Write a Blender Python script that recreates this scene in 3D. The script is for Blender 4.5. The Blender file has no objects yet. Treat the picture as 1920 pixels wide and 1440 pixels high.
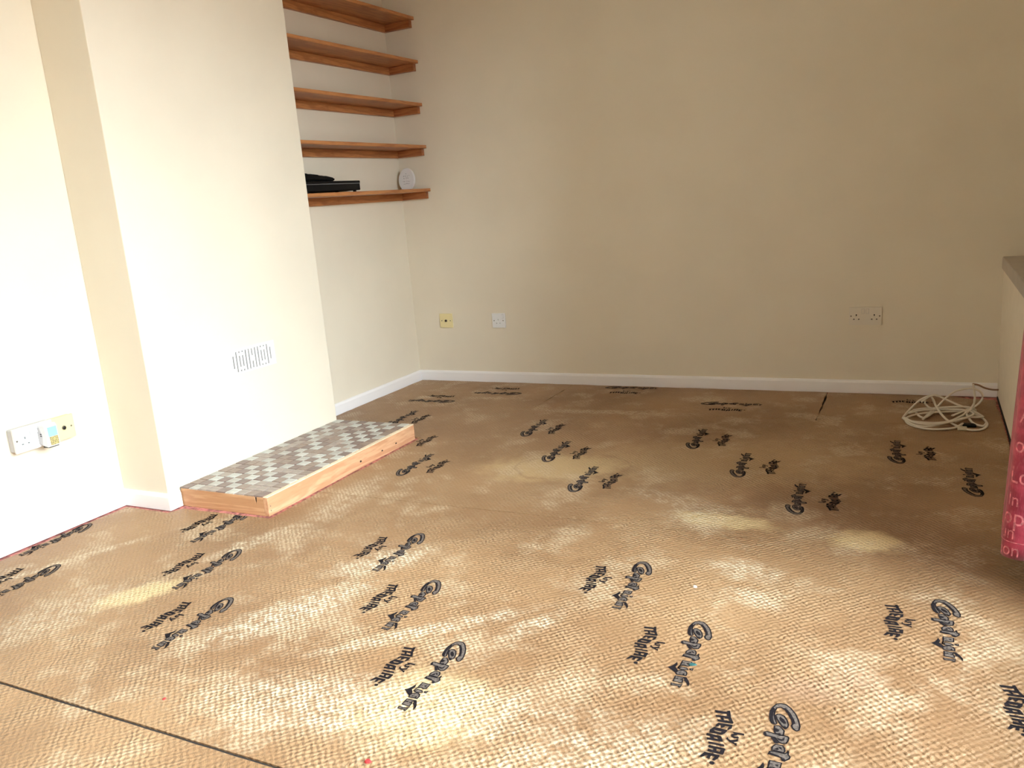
import bpy, bmesh, math, random
from mathutils import Vector, Matrix

random.seed(7)
SC = bpy.context.scene
COL = SC.collection

# ------------------------------------------------------------------ camera
# x runs along the back wall, y towards the back wall (wall at y = 0), z up; underlay top is z = 0
R_AX = Vector((0.89469112, 0.43969196, -0.07873238))
U_AX = Vector((-0.02729402, 0.22974263, 0.97286863))
F_AX = Vector((-0.4458507, 0.86826799, -0.21754965))
cam_d = bpy.data.cameras.new('camera')
cam_d.sensor_width = 36.0
cam_d.lens = 36.0 * 1540.5 / 1920.0
cam_d.clip_start = 0.02
cam = bpy.data.objects.new('camera', cam_d)
COL.objects.link(cam)
m = Matrix.Identity(4)
for i in range(3):
    m[i][0], m[i][1], m[i][2] = R_AX[i], U_AX[i], -F_AX[i]
m.translation = Vector((2.8576, -4.3077, 1.0637))
cam.matrix_world = m
SC.camera = cam

# ------------------------------------------------------------------ sky, exposure
SC.view_settings.view_transform = 'Standard'
SC.view_settings.look = 'None'
SC.view_settings.gamma = 1.0
SC.view_settings.use_curve_mapping = False
SC.view_settings.exposure = 0.0
SC.cycles.use_denoising = True
SC.cycles.max_bounces = 14
SC.cycles.diffuse_bounces = 8
world = bpy.data.worlds.new('sky')
SC.world = world
world.use_nodes = True
wn = world.node_tree.nodes
wn['Background'].inputs['Color'].default_value = (0.84, 0.93, 1.0, 1)
wn['Background'].inputs['Strength'].default_value = 37.0

# doorway in the right wall that lets the daylight in
DOOR_Y0, DOOR_Y1, DOOR_Z = -2.02, -4.45, 2.20
pl = bpy.data.lights.new('daylight_portal', 'AREA')
pl.shape = 'RECTANGLE'; pl.size = DOOR_Y0 - DOOR_Y1; pl.size_y = DOOR_Z; pl.cycles.is_portal = True
po = bpy.data.objects.new('daylight_portal', pl); COL.objects.link(po)
po.matrix_world = Matrix(((0, 0, 1, 3.40), (1, 0, 0, (DOOR_Y0 + DOOR_Y1) / 2), (0, 1, 0, DOOR_Z / 2), (0, 0, 0, 1)))

# ------------------------------------------------------------------ helpers
def tag(o, label=None, cat=None, group=None, kind=None):
    if label: o['label'] = label
    if cat: o['category'] = cat
    if group: o['group'] = group
    if kind: o['kind'] = kind
    return o

def empty(name, loc=(0, 0, 0)):
    o = bpy.data.objects.new(name, None); COL.objects.link(o); o.location = loc
    o.empty_display_size = 0.05
    return o

class MB:
    """collects verts and faces; build() links them as one mesh object"""
    def __init__(self): self.v, self.f, self.mi, self.sm = [], [], [], []
    def add(self, vs, fs, mi=0, smooth=False):
        n = len(self.v); self.v += [tuple(p) for p in vs]
        for f in fs:
            self.f.append([i + n for i in f]); self.mi.append(mi); self.sm.append(smooth)
        return self
    def box(self, a, b, mi=0):
        (x0, y0, z0), (x1, y1, z1) = [min(p, q) for p, q in zip(a, b)], [max(p, q) for p, q in zip(a, b)]
        vs = [(x, y, z) for z in (z0, z1) for y in (y0, y1) for x in (x0, x1)]
        return self.add(vs, [(0, 2, 3, 1), (4, 5, 7, 6), (0, 1, 5, 4), (2, 6, 7, 3), (0, 4, 6, 2), (1, 3, 7, 5)], mi)
    def prism(self, poly, f0, f1, mi=0):
        """poly: 2-D points; f0/f1 map a 2-D point to the two end positions"""
        n = len(poly)
        vs = [f0(p) for p in poly] + [f1(p) for p in poly]
        fs = [tuple(range(n))[::-1], tuple(range(n, 2 * n))] + [(i, (i + 1) % n, n + (i + 1) % n, n + i) for i in range(n)]
        return self.add(vs, fs, mi)
    def tube(self, pts, r, seg=8, closed=False, mi=0, flat=1.0):
        pts = [Vector(p) for p in pts]; n = len(pts); vs = []
        up = Vector((0, 0, 1))
        for i, p in enumerate(pts):
            a = pts[max(i - 1, 0)]; b = pts[min(i + 1, n - 1)]
            t = (b - a).normalized() if (b - a).length > 1e-9 else Vector((1, 0, 0))
            s = t.cross(up)
            if s.length < 1e-3: s = t.cross(Vector((0, 1, 0)))
            s.normalize(); w = s.cross(t)
            rr = r[i] if isinstance(r, (list, tuple)) else r
            for k in range(seg):
                an = 2 * math.pi * k / seg
                vs.append(p + s * math.cos(an) * rr + w * math.sin(an) * rr * flat)
        fs = []
        for i in range(n - 1):
            for k in range(seg):
                fs.append((i * seg + k, i * seg + (k + 1) % seg, (i + 1) * seg + (k + 1) % seg, (i + 1) * seg + k))
        fs.append(tuple(range(seg))[::-1]); fs.append(tuple((n - 1) * seg + k for k in range(seg)))
        return self.add(vs, fs, mi, True)
    def mesh(self, name, mats):
        me = bpy.data.meshes.new(name); me.from_pydata(self.v, [], self.f)
        for mt in (mats if isinstance(mats, (list, tuple)) else [mats]): me.materials.append(mt)
        for p, k, s in zip(me.polygons, self.mi, self.sm): p.material_index = k; p.use_smooth = s
        bm = bmesh.new(); bm.from_mesh(me); bmesh.ops.recalc_face_normals(bm, faces=bm.faces); bm.to_mesh(me); bm.free()
        me.update()
        return me
    def build(self, name, mats, parent=None, bevel=0.0, seg=2, loc=None):
        o = bpy.data.objects.new(name, self.mesh(name, mats)); COL.objects.link(o)
        if parent: o.parent = parent
        if loc: o.location = loc
        if bevel:
            b = o.modifiers.new('bevel', 'BEVEL'); b.width = bevel; b.segments = seg; b.limit_method = 'ANGLE'; b.angle_limit = math.radians(40)
        return o

def catmull(pts, sub=6, closed=False):
    P = [Vector(p) for p in pts]; n = len(P); out = []
    for i in range(n if closed else n - 1):
        if closed: a, b, c, d = P[(i - 1) % n], P[i], P[(i + 1) % n], P[(i + 2) % n]
        else: a, b, c, d = P[max(i - 1, 0)], P[i], P[i + 1], P[min(i + 2, n - 1)]
        for k in range(sub):
            t = k / sub
            out.append(0.5 * ((2 * b) + (c - a) * t + (2 * a - 5 * b + 4 * c - d) * t * t + (3 * b - a - 3 * c + d) * t ** 3))
    if not closed: out.append(P[-1])
    return out

# ------------------------------------------------------------------ materials
def new_mat(name):
    mt = bpy.data.materials.new(name); mt.use_nodes = True
    nt = mt.node_tree; b = nt.nodes['Principled BSDF']
    return mt, nt, b

def N(nt, kind, **kw):
    n = nt.nodes.new(kind)
    ins = kw.pop('ins', {})
    for k, v in kw.items(): setattr(n, k, v)
    for k, v in ins.items():
        if isinstance(v, bpy.types.NodeSocket): nt.links.new(v, n.inputs[k])
        else: n.inputs[k].default_value = v
    return n

def math_(nt, op, a, b=0.0, c=None, clamp=False):
    n = nt.nodes.new('ShaderNodeMath'); n.operation = op; n.use_clamp = clamp
    for i, v in enumerate((a, b) if c is None else (a, b, c)):
        if isinstance(v, bpy.types.NodeSocket): nt.links.new(v, n.inputs[i])
        else: n.inputs[i].default_value = v
    return n.outputs[0]

def mix_(nt, fac, a, b, mode='MIX'):
    n = nt.nodes.new('ShaderNodeMix'); n.data_type = 'RGBA'; n.blend_type = mode
    for s, v in ((n.inputs[0], fac), (n.inputs[6], a), (n.inputs[7], b)):
        if isinstance(v, bpy.types.NodeSocket): nt.links.new(v, s)
        else: s.default_value = v if not isinstance(v, tuple) or len(v) == 4 else (*v, 1)
    return n.outputs[2]

def mrange(nt, v, a, b, c=0.0, d=1.0, smooth=True):
    n = nt.nodes.new('ShaderNodeMapRange'); n.interpolation_type = 'SMOOTHSTEP' if smooth else 'LINEAR'
    nt.links.new(v, n.inputs[0])
    for i, q in enumerate((a, b, c, d)): n.inputs[i + 1].default_value = q
    return n.outputs[0]

def simple(name, col, rough=0.5, noise=0.0, nscale=20.0, bump=0.0, bscale=120.0, metal=0.0, spec=0.5):
    mt, nt, b = new_mat(name)
    b.inputs['Base Color'].default_value = (*col, 1); b.inputs['Roughness'].default_value = rough
    b.inputs['Metallic'].default_value = metal; b.inputs['Specular IOR Level'].default_value = spec
    tc = N(nt, 'ShaderNodeTexCoord')
    if noise:
        nz = N(nt, 'ShaderNodeTexNoise', ins={'Vector': tc.outputs['Object'], 'Scale': nscale, 'Detail': 4.0})
        c = mix_(nt, mrange(nt, nz.outputs[0], 0.3, 0.7), tuple(max(0, q * (1 - noise)) for q in col), tuple(min(1, q * (1 + noise)) for q in col))
        nt.links.new(c, b.inputs['Base Color'])
    if bump:
        nz = N(nt, 'ShaderNodeTexNoise', ins={'Vector': tc.outputs['Object'], 'Scale': bscale, 'Detail': 3.0})
        bp = N(nt, 'ShaderNodeBump', ins={'Height': nz.outputs[0], 'Strength': bump, 'Distance': 0.002})
        nt.links.new(bp.outputs[0], b.inputs['Normal'])
    return mt

def wood(name, light, dark, axis='y', rough=0.45, scale=14.0, knots=0.5):
    mt, nt, b = new_mat(name)
    tc = N(nt, 'ShaderNodeTexCoord')
    sc = {'x': (0.12, 1, 1), 'y': (1, 0.12, 1), 'z': (1, 1, 0.12)}[axis]
    mp = N(nt, 'ShaderNodeMapping', ins={'Vector': tc.outputs['Object'], 'Scale': tuple(q * scale for q in sc)})
    nz = N(nt, 'ShaderNodeTexNoise', ins={'Vector': mp.outputs[0], 'Scale': 1.0, 'Detail': 5.0, 'Distortion': 0.6})
    rings = math_(nt, 'SINE', math_(nt, 'MULTIPLY', nz.outputs[0], 38.0))
    g = mrange(nt, rings, -1.0, 1.0)
    fine = N(nt, 'ShaderNodeTexNoise', ins={'Vector': mp.outputs[0], 'Scale': 9.0, 'Detail': 3.0})
    c = mix_(nt, math_(nt, 'MULTIPLY', g, 0.55), light, dark)
    c = mix_(nt, mrange(nt, fine.outputs[0], 0.45, 0.75, 0.0, 0.45), c, dark)
    mk = N(nt, 'ShaderNodeMapping', ins={'Vector': tc.outputs['Object'], 'Scale': tuple(6.5 * (0.55 if q < 0.5 else 1.0) for q in sc)})
    vo = N(nt, 'ShaderNodeTexVoronoi', ins={'Vector': mk.outputs[0], 'Scale': 1.0})
    kn = mrange(nt, vo.outputs['Distance'], 0.05, 0.11, knots, 0.0)
    c = mix_(nt, kn, c, tuple(q * 0.18 for q in dark))
    nt.links.new(c, b.inputs['Base Color']); b.inputs['Roughness'].default_value = rough
    bp = N(nt, 'ShaderNodeBump', ins={'Height': fine.outputs[0], 'Strength': 0.15, 'Distance': 0.001})
    nt.links.new(bp.outputs[0], b.inputs['Normal'])
    return mt

WALL = (0.765, 0.705, 0.585)
M = {}
M['wall'] = simple('cream_paint', WALL, 0.85, noise=0.02, nscale=3.0, bump=0.10, bscale=260.0, spec=0.2)
M['ceiling'] = simple('ceiling_paint', (0.80, 0.785, 0.75), 0.9)
M['white'] = simple('white_gloss_paint', (0.86, 0.85, 0.86), 0.35, bump=0.05, bscale=60.0)
M['ledge'] = simple('ledge_paint', (0.80, 0.73, 0.60), 0.8, noise=0.02, bump=0.08, bscale=200.0)
M['sill'] = simple('sill_grey_paint', (0.46, 0.41, 0.35), 0.5, noise=0.06, nscale=9.0)
M['sub'] = simple('red_dusty_subfloor', (0.44, 0.165, 0.145), 0.95, noise=0.5, nscale=60.0, bump=0.9, bscale=130.0)
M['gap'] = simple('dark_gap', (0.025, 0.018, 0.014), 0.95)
M['plastic'] = simple('white_plastic', (0.78, 0.80, 0.82), 0.3)
M['plastic_grey'] = simple('grey_plastic', (0.52, 0.51, 0.52), 0.4)
M['cream'] = simple('cream_plastic', (0.80, 0.70, 0.38), 0.35)
M['hole'] = simple('dark_hole', (0.012, 0.011, 0.010), 0.8)
M['screw'] = simple('dull_screw', (0.20, 0.18, 0.15), 0.4, metal=0.7)
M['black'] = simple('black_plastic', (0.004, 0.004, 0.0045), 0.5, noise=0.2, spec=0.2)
M['black_cloth'] = simple('black_nylon', (0.004, 0.004, 0.004), 0.9, bump=0.5, bscale=180.0, spec=0.15)
M['edge'] = simple('grey_edge', (0.22, 0.22, 0.23), 0.3)
M['ceramic'] = simple('white_ceramic', (0.74, 0.73, 0.73), 0.3)
M['greyink'] = simple('grey_ink', (0.13, 0.12, 0.13), 0.6)
M['cable'] = simple('white_cable', (0.72, 0.66, 0.57), 0.45)
M['brown'] = simple('brown_lead', (0.30, 0.16, 0.085), 0.45)
M['pale'] = simple('pale_tape', (0.60, 0.52, 0.38), 0.6)
M['pine'] = wood('varnished_pine', (0.50, 0.215, 0.075), (0.27, 0.085, 0.027), 'y', 0.42)
M['pine_x'] = wood('varnished_pine_cross', (0.42, 0.155, 0.05), (0.24, 0.068, 0.02), 'x', 0.42)
M['raw'] = wood('raw_pine', (0.66, 0.38, 0.215), (0.46, 0.20, 0.09), 'y', 0.6, 12.0)
M['raw_x'] = wood('raw_pine_cross', (0.62, 0.36, 0.19), (0.44, 0.21, 0.09), 'x', 0.6, 12.0)
M['rawtop'] = simple('pale_board_edge', (0.80, 0.66, 0.47), 0.7, noise=0.12, nscale=30.0)
M['grout'] = simple('pale_grout', (0.74, 0.69, 0.62), 0.85)
TILE = [simple('tile_' + n, c, 0.35, noise=0.14, nscale=45.0) for n, c in (
    ('dark', (0.20, 0.135, 0.115)), ('brown', (0.27, 0.195, 0.155)), ('taupe', (0.34, 0.275, 0.235)),
    ('grey', (0.45, 0.43, 0.39)), ('pale', (0.52, 0.52, 0.48)))]
M['ink_fill'] = simple('washed_grey_print', (0.13, 0.105, 0.09), 1.0, noise=0.35, nscale=160.0, spec=0.1)
M['ink'] = simple('black_print', (0.014, 0.011, 0.013), 1.0, noise=0.3, nscale=120.0, spec=0.1)
M['blue'] = simple('pale_blue_label', (0.30, 0.62, 0.80), 0.4)
M['picture'] = simple('picture_label', (0.42, 0.36, 0.16), 0.4, noise=0.7, nscale=400.0)
M['frame'] = simple('door_frame_white', (0.82, 0.83, 0.84), 0.35)
M['steel'] = simple('satin_steel', (0.6, 0.6, 0.6), 0.3, metal=1.0)
M['patio'] = simple('patio_slabs', (0.30, 0.28, 0.25), 0.9, noise=0.15, nscale=3.0)
M['blocker'] = simple('sky_blocker_brick', (0.22, 0.12, 0.085), 0.9, noise=0.2, nscale=6.0)
M['red_scrap'] = simple('red_scrap', (0.45, 0.03, 0.03), 0.9)
M['white_scrap'] = simple('white_scrap', (0.85, 0.85, 0.82), 0.9)
M['teal_scrap'] = simple('teal_scrap', (0.02, 0.10, 0.10), 0.9)

def glass_mat():
    mt, nt, b = new_mat('door_glass')
    out = nt.nodes['Material Output']
    tr = N(nt, 'ShaderNodeBsdfTransparent', ins={'Color': (0.97, 0.985, 0.975, 1)})
    gl = N(nt, 'ShaderNodeBsdfGlossy', ins={'Roughness': 0.02})
    fr = N(nt, 'ShaderNodeFresnel', ins={'IOR': 1.35})
    mx = N(nt, 'ShaderNodeMixShader', ins={0: fr.outputs[0], 1: tr.outputs[0], 2: gl.outputs[0]})
    nt.links.new(mx.outputs[0], out.inputs['Surface'])
    return mt
M['glass'] = glass_mat()

# crepe-paper faced underlay: kraft colour, waffle relief, worn pale patches, painted glare blotches, tide-mark stains
PALE = [(1.310,-2.743,0.21,0.075,1.05,1.0),(1.375,-2.384,0.15,0.065,0.81,1.0),(1.739,-2.703,0.26,0.03,0.72,0.8),
    (1.783,-3.03,0.40,0.10,0.23,0.9),(0.831,-2.390,0.16,0.04,1.29,0.75),(0.305,-2.695,0.24,0.022,1.15,0.8),
    (0.637,-2.98,0.22,0.10,1.29,0.55),(2.422,-2.129,0.10,0.06,-0.15,0.8),(2.478,-2.29,0.07,0.04,-0.51,0.8),
    (1.453,-0.577,0.36,0.035,0.05,0.7),(1.849,-0.27,0.09,0.06,-0.20,0.5),(0.903,-1.95,0.26,0.07,1.66,0.6),
    (2.12,-1.67,0.20,0.06,-0.40,0.5),(2.292,-3.02,0.25,0.08,0.58,0.6),(1.985,-2.60,0.10,0.03,-2.11,0.8),
    (0.30,-0.44,0.05,0.03,0.2,0.7),(0.72,-0.40,0.06,0.03,0.2,0.6),(2.20,-1.79,0.11,0.07,0.0,0.7)]  # the last blotch is glare on the paper, put into its colour
YELL = [(2.728,-1.843,0.085,0.062,0.02,1.0),(0.765,-2.806,0.11,0.05,1.0,0.8),(2.30,-1.80,0.14,0.05,-0.06,0.75),  # yellow blotches, among them glare on the paper painted as colour
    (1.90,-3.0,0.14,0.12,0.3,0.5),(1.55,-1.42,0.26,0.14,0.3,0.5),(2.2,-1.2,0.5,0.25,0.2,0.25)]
RING = [(1.60,-1.40,0.24,0.15,0.35),(2.05,-2.27,0.10,0.11,0.5),(2.10,-2.07,0.065,0.06,0.0)]
DARK = [(2.653,-2.66,0.075,0.05,0.34,0.55),(2.75,-2.60,0.06,0.04,0.3,0.5),(0.5,-0.9,0.9,0.45,0.0,0.25),(1.30,-2.28,0.05,0.03,0.5,0.4)]

def underlay_mat():
    mt, nt, b = new_mat('crepe_paper_underlay')
    geo = N(nt, 'ShaderNodeNewGeometry'); P = geo.outputs['Position']
    def noise(scale, det=3.0, rough=0.5):
        return N(nt, 'ShaderNodeTexNoise', ins={'Vector': P, 'Scale': scale, 'Detail': det, 'Roughness': rough}).outputs[0]
    n_big, n_mid, n_fine, n_edge = noise(1.6, 4.0), noise(6.0, 5.0, 0.6), noise(260.0, 2.0), noise(14.0, 4.0, 0.65)
    # waffle: two crossed waves, slightly wandering
    wob = N(nt, 'ShaderNodeTexNoise', ins={'Vector': P, 'Scale': 34.0, 'Detail': 3.0})
    off = N(nt, 'ShaderNodeVectorMath', operation='MULTIPLY_ADD', ins={0: wob.outputs['Color'], 1: (0.020, 0.020, 0), 2: P})
    sp = N(nt, 'ShaderNodeSeparateXYZ', ins={0: off.outputs[0]})
    sx = math_(nt, 'SINE', math_(nt, 'MULTIPLY', sp.outputs[0], 2 * math.pi / 0.019))
    sy = math_(nt, 'SINE', math_(nt, 'MULTIPLY', sp.outputs[1], 2 * math.pi / 0.019))
    waf = math_(nt, 'MULTIPLY', sx, sy)
    fx = math_(nt, 'SINE', math_(nt, 'MULTIPLY', sp.outputs[0], 2 * math.pi / 0.0052))
    fy = math_(nt, 'SINE', math_(nt, 'MULTIPLY', sp.outputs[1], 2 * math.pi / 0.0046))
    weave = math_(nt, 'MULTIPLY', fx, fy)
    def blobs(lst, hard):
        acc = None
        for (cx, cy, rx, ry, an, k) in lst:
            mp = N(nt, 'ShaderNodeMapping', vector_type='TEXTURE', ins={'Vector': P, 'Location': (cx, cy, 0), 'Rotation': (0, 0, an), 'Scale': (rx, ry, 1)})
            d = N(nt, 'ShaderNodeVectorMath', operation='LENGTH', ins={0: mp.outputs[0]}).outputs['Value']
            d = math_(nt, 'ADD', d, math_(nt, 'MULTIPLY', math_(nt, 'SUBTRACT', n_edge, 0.5), 1.6))
            v = mrange(nt, d, 1.55, hard, 0.0, k)
            acc = v if acc is None else math_(nt, 'MAXIMUM', acc, v)
        return acc
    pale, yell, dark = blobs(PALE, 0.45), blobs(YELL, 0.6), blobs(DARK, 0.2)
    pale = math_(nt, 'MULTIPLY', pale, mrange(nt, noise(30.0, 4.0, 0.6), 0.36, 0.58, 0.15, 0.9))
    ring = None
    for (cx, cy, rx, ry, an) in RING:
        mp = N(nt, 'ShaderNodeMapping', vector_type='TEXTURE', ins={'Vector': P, 'Location': (cx, cy, 0), 'Rotation': (0, 0, an), 'Scale': (rx, ry, 1)})
        d = N(nt, 'ShaderNodeVectorMath', operation='LENGTH', ins={0: mp.outputs[0]}).outputs['Value']
        d = math_(nt, 'ADD', d, math_(nt, 'MULTIPLY', math_(nt, 'SUBTRACT', n_mid, 0.5), 0.9))
        v = mrange(nt, math_(nt, 'ABSOLUTE', math_(nt, 'SUBTRACT', d, 1.0)), 0.06, 0.0)
        ring = v if ring is None else math_(nt, 'MAXIMUM', ring, v)
    c = mix_(nt, mrange(nt, n_big, 0.30, 0.70), (0.255, 0.140, 0.066), (0.39, 0.238, 0.122))
    c = mix_(nt, mrange(nt, n_mid, 0.40, 0.75, 0.0, 0.45), c, (0.46, 0.31, 0.175))
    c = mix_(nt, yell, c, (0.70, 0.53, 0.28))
    dash = mrange(nt, math_(nt, 'ADD', waf, math_(nt, 'MULTIPLY', math_(nt, 'SUBTRACT', noise(70.0, 2.0), 0.5), 2.4)), -0.35, 0.45, 0.2, 1.0)
    c = mix_(nt, math_(nt, 'MULTIPLY', pale, dash), c, (0.80, 0.70, 0.52))
    rand = mrange(nt, noise(4.5, 5.0, 0.65), 0.50, 0.66, 0.0, 0.65)
    c = mix_(nt, math_(nt, 'MULTIPLY', rand, dash), c, (0.66, 0.53, 0.36))
    c = mix_(nt, math_(nt, 'MULTIPLY', ring, 0.4), c, (0.30, 0.165, 0.08))
    c = mix_(nt, dark, c, (0.34, 0.21, 0.13))
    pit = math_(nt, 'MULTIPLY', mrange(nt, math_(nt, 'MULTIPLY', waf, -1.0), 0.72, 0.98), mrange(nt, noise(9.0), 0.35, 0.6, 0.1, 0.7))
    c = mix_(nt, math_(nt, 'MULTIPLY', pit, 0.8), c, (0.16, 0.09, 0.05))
    c = mix_(nt, mrange(nt, weave, -0.2, 0.9, 0.0, 0.26), c, (0.20, 0.115, 0.06))
    nt.links.new(c, b.inputs['Base Color'])
    b.inputs['Roughness'].default_value = 0.5
    b.inputs['Specular IOR Level'].default_value = 0.45
    amp = mrange(nt, n_mid, 0.35, 0.65, 0.35, 1.0)
    h = math_(nt, 'ADD', math_(nt, 'MULTIPLY', math_(nt, 'MULTIPLY', waf, amp), 0.0023), math_(nt, 'MULTIPLY', weave, 0.00022))
    h = math_(nt, 'ADD', h, math_(nt, 'MULTIPLY', n_fine, 0.0003))
    h = math_(nt, 'ADD', h, math_(nt, 'MULTIPLY', n_mid, 0.012))
    bp = N(nt, 'ShaderNodeBump', ins={'Height': h, 'Strength': 0.8, 'Distance': 1.0})
    nt.links.new(bp.outputs[0], b.inputs['Normal'])
    return mt
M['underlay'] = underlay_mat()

def curtain_mat():
    mt, nt, b = new_mat('raspberry_curtain')
    tc = N(nt, 'ShaderNodeTexCoord')
    a = N(nt, 'ShaderNodeTexNoise', ins={'Vector': tc.outputs['Object'], 'Scale': 26.0, 'Detail': 5.0})
    mp = N(nt, 'ShaderNodeMapping', ins={'Vector': tc.outputs['Object'], 'Scale': (900, 900, 60)})
    th = N(nt, 'ShaderNodeTexNoise', ins={'Vector': mp.outputs[0], 'Scale': 1.0, 'Detail': 2.0})
    c = mix_(nt, mrange(nt, a.outputs[0], 0.35, 0.70), (0.28, 0.010, 0.040), (0.50, 0.045, 0.095))
    c = mix_(nt, mrange(nt, th.outputs[0], 0.55, 0.75, 0.0, 0.30), c, (0.80, 0.30, 0.34))
    nt.links.new(c, b.inputs['Base Color']); b.inputs['Roughness'].default_value = 0.75
    b.inputs['Sheen Weight'].default_value = 0.3
    bp = N(nt, 'ShaderNodeBump', ins={'Height': th.outputs[0], 'Strength': 0.2, 'Distance': 0.001}); nt.links.new(bp.outputs[0], b.inputs['Normal'])
    return mt
M['curtain'] = curtain_mat()
M['curtain_print'] = simple('pale_pink_print', (0.66, 0.20, 0.24), 0.8, noise=0.4, nscale=90.0)

# ------------------------------------------------------------------ the room
W, B, Y1, Y2 = 3.176, 0.252, -1.172, -2.222         # ledge face, chimney breast depth, its far and near corner
RX, RY, H = 3.56, -6.1, 2.42                         # recess wall, rear wall, ceiling
FZ = -0.009                                          # subfloor, one underlay thickness down
def struct(name, mb, mat, **kw):
    return tag(mb.build(name, mat, **kw), kind='structure')

struct('floor', MB().box((-0.2, 0.2, FZ - 0.1), (RX + 0.2, RY - 0.2, FZ)), M['sub'])
struct('ceiling', MB().box((-0.2, 0.2, H), (RX + 0.2, RY - 0.2, H + 0.1)), M['ceiling'])
struct('wall_back', MB().box((-0.2, 0, FZ), (RX + 0.2, 0.2, H)), M['wall'])
struct('wall_left', MB().box((-0.2, 0, FZ), (-0.0, RY, H)), M['wall'])
struct('wall_rear', MB().box((-0.2, RY, FZ), (RX + 0.2, RY - 0.2, H)), M['wall'])
struct('wall_chimney_breast', MB().box((0.0, Y1, FZ), (B, Y2, H)), M['wall'], bevel=0.003)
JY = -1.62                                           # the recess over the ledge ends here
struct('wall_recess', MB().box((RX, 0, FZ), (RX + 0.2, JY, H)), M['wall'])
wr = MB()
wr.box((W, JY, FZ), (RX + 0.2, DOOR_Y0, H))
wr.box((W, DOOR_Y0, DOOR_Z), (W + 0.26, DOOR_Y1, H))
wr.box((W, DOOR_Y1, FZ), (W + 0.26, RY, H))
struct('wall_right', wr, M['wall'])
# boxed-in low wall under the recess with its painted top board
struct('wall_ledge', MB().box((W, 0, FZ + 0.006), (W + 0.03, JY, 0.588)), M['ledge'])
struct('trim_1', MB().box((W - 0.008, 0, 0.588), (RX, JY, 0.645)), M['sill'], bevel=0.006)
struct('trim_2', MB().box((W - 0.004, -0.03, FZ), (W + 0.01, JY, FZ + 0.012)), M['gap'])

# dark strips painting the shade inside the open joints between the underlay sheets
struct('seam_shade_1', MB().box((0.06, -3.2698, FZ), (W - .02, -3.2632, FZ + .0060)), M['gap'])
struct('seam_shade_2', MB().box((1.044, -0.55, FZ), (1.064, -0.04, FZ + .0015)), M['gap'])
struct('seam_shade_3', MB().box((2.432, -0.55, FZ), (2.448, -0.04, FZ + .0015)), M['gap'])
struct('seam_shade_4', MB().box((0.03, -0.566, FZ), (W - .02, -0.552, FZ + .0015)), M['gap'])
struct('seam_shade_5', MB().box((0.75, -1.920, FZ), (W - .02, -1.908, FZ + .0015)), M['gap'])
# skirting boards with a chamfered top edge
SK, ST = 0.060, 0.014
prof = [(0, FZ + 0.004), (ST, FZ + 0.004), (ST, SK - 0.012), (ST - 0.003, SK - 0.005), (ST - 0.008, SK), (0, SK)]
def skirt(name, p0, p1, out):
    p0, p1, out = Vector((*p0, 0)), Vector((*p1, 0)), Vector((*out, 0))
    mb = MB().prism(prof, lambda q: p0 + out * q[0] + Vector((0, 0, q[1])), lambda q: p1 + out * q[0] + Vector((0, 0, q[1])))
    return struct(name, mb, M['white'])
skirt('baseboard_back', (0, 0), (W - 0.002, 0), (0, -1))
skirt('baseboard_alcove', (0, -ST), (0, Y1), (1, 0))
skirt('baseboard_left', (0, Y2 - ST), (0, RY), (1, 0))
skirt('baseboard_breast', (0.0, Y2), (B + ST, Y2), (0, -1))
skirt('baseboard_breast_return', (B, Y2), (B, -2.174), (1, 0))

# glazed garden door in the right wall
dr = empty('door_1', (W + 0.13, (DOOR_Y0 + DOOR_Y1) / 2, 0)); tag(dr, kind='structure')
oy = (DOOR_Y0 + DOOR_Y1) / 2
def dbox(name, a, b, mat, par, bevel=0.004):
    a = Vector(a) - Vector((W + 0.13, oy, 0)); b = Vector(b) - Vector((W + 0.13, oy, 0))
    return MB().box(a, b).build(name, mat, par, bevel=bevel)
fr = MB(); ox = W + 0.13
for a, b in (((ox - .04, DOOR_Y0, 0.0), (ox + .04, DOOR_Y0 - .06, DOOR_Z)), ((ox - .04, DOOR_Y1, 0.0), (ox + .04, DOOR_Y1 + .06, DOOR_Z)),
             ((ox - .04, DOOR_Y0, DOOR_Z - .06), (ox + .04, DOOR_Y1, DOOR_Z)), ((ox - .04, DOOR_Y0, FZ), (ox + .04, DOOR_Y1, 0.035))):
    fr.box(Vector(a) - Vector((ox, oy, 0)), Vector(b) - Vector((ox, oy, 0)))
fr.build('frame', M['frame'], dr)
for k, (ya, yb, dx) in enumerate(((DOOR_Y0 - .06, oy - .03, -.018), (oy + .03, DOOR_Y1 + .06, .018))):
    sash = MB()
    for a, b in (((ya, 0.035), (ya - .07, DOOR_Z - .06)), ((yb + .07, 0.035), (yb, DOOR_Z - .06)), ((ya, 0.035), (yb, 0.115)), ((ya, DOOR_Z - .13), (yb, DOOR_Z - .06))):
        sash.box((dx - .017, a[0] - oy, a[1]), (dx + .017, b[0] - oy, b[1]))
    so = sash.build('sash', M['frame'], dr)
    MB().box((dx - .004, ya - .07 - oy, .115), (dx + .004, yb + .07 - oy, DOOR_Z - .13)).build('pane', M['glass'], so)
    if k == 0:
        MB().box((dx - .05, yb + .02 - oy, .95), (dx - .017, yb + .045 - oy, 1.12)).build('handle', M['steel'], so, bevel=.005)
# ground outside the door, plus two unseen walls added to cut sky light
struct('ground_outside', MB().box((W + 0.26, 4, -0.16), (W + 14, -12, -0.06)), M['patio'])
struct('wall_sky_blocker', MB().box((W + 5.2, 4, -0.06), (W + 5.4, -12, 1.9)), M['blocker'])  # unseen, added to hold back low sky light from the upper walls
struct('wall_sky_blocker_side', MB().box((W + 0.27, -6.1, -0.06), (W + 2.2, -9.0, 4.6)), M['blocker'])  # unseen, added to keep sky light off the back wall's right side

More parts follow.
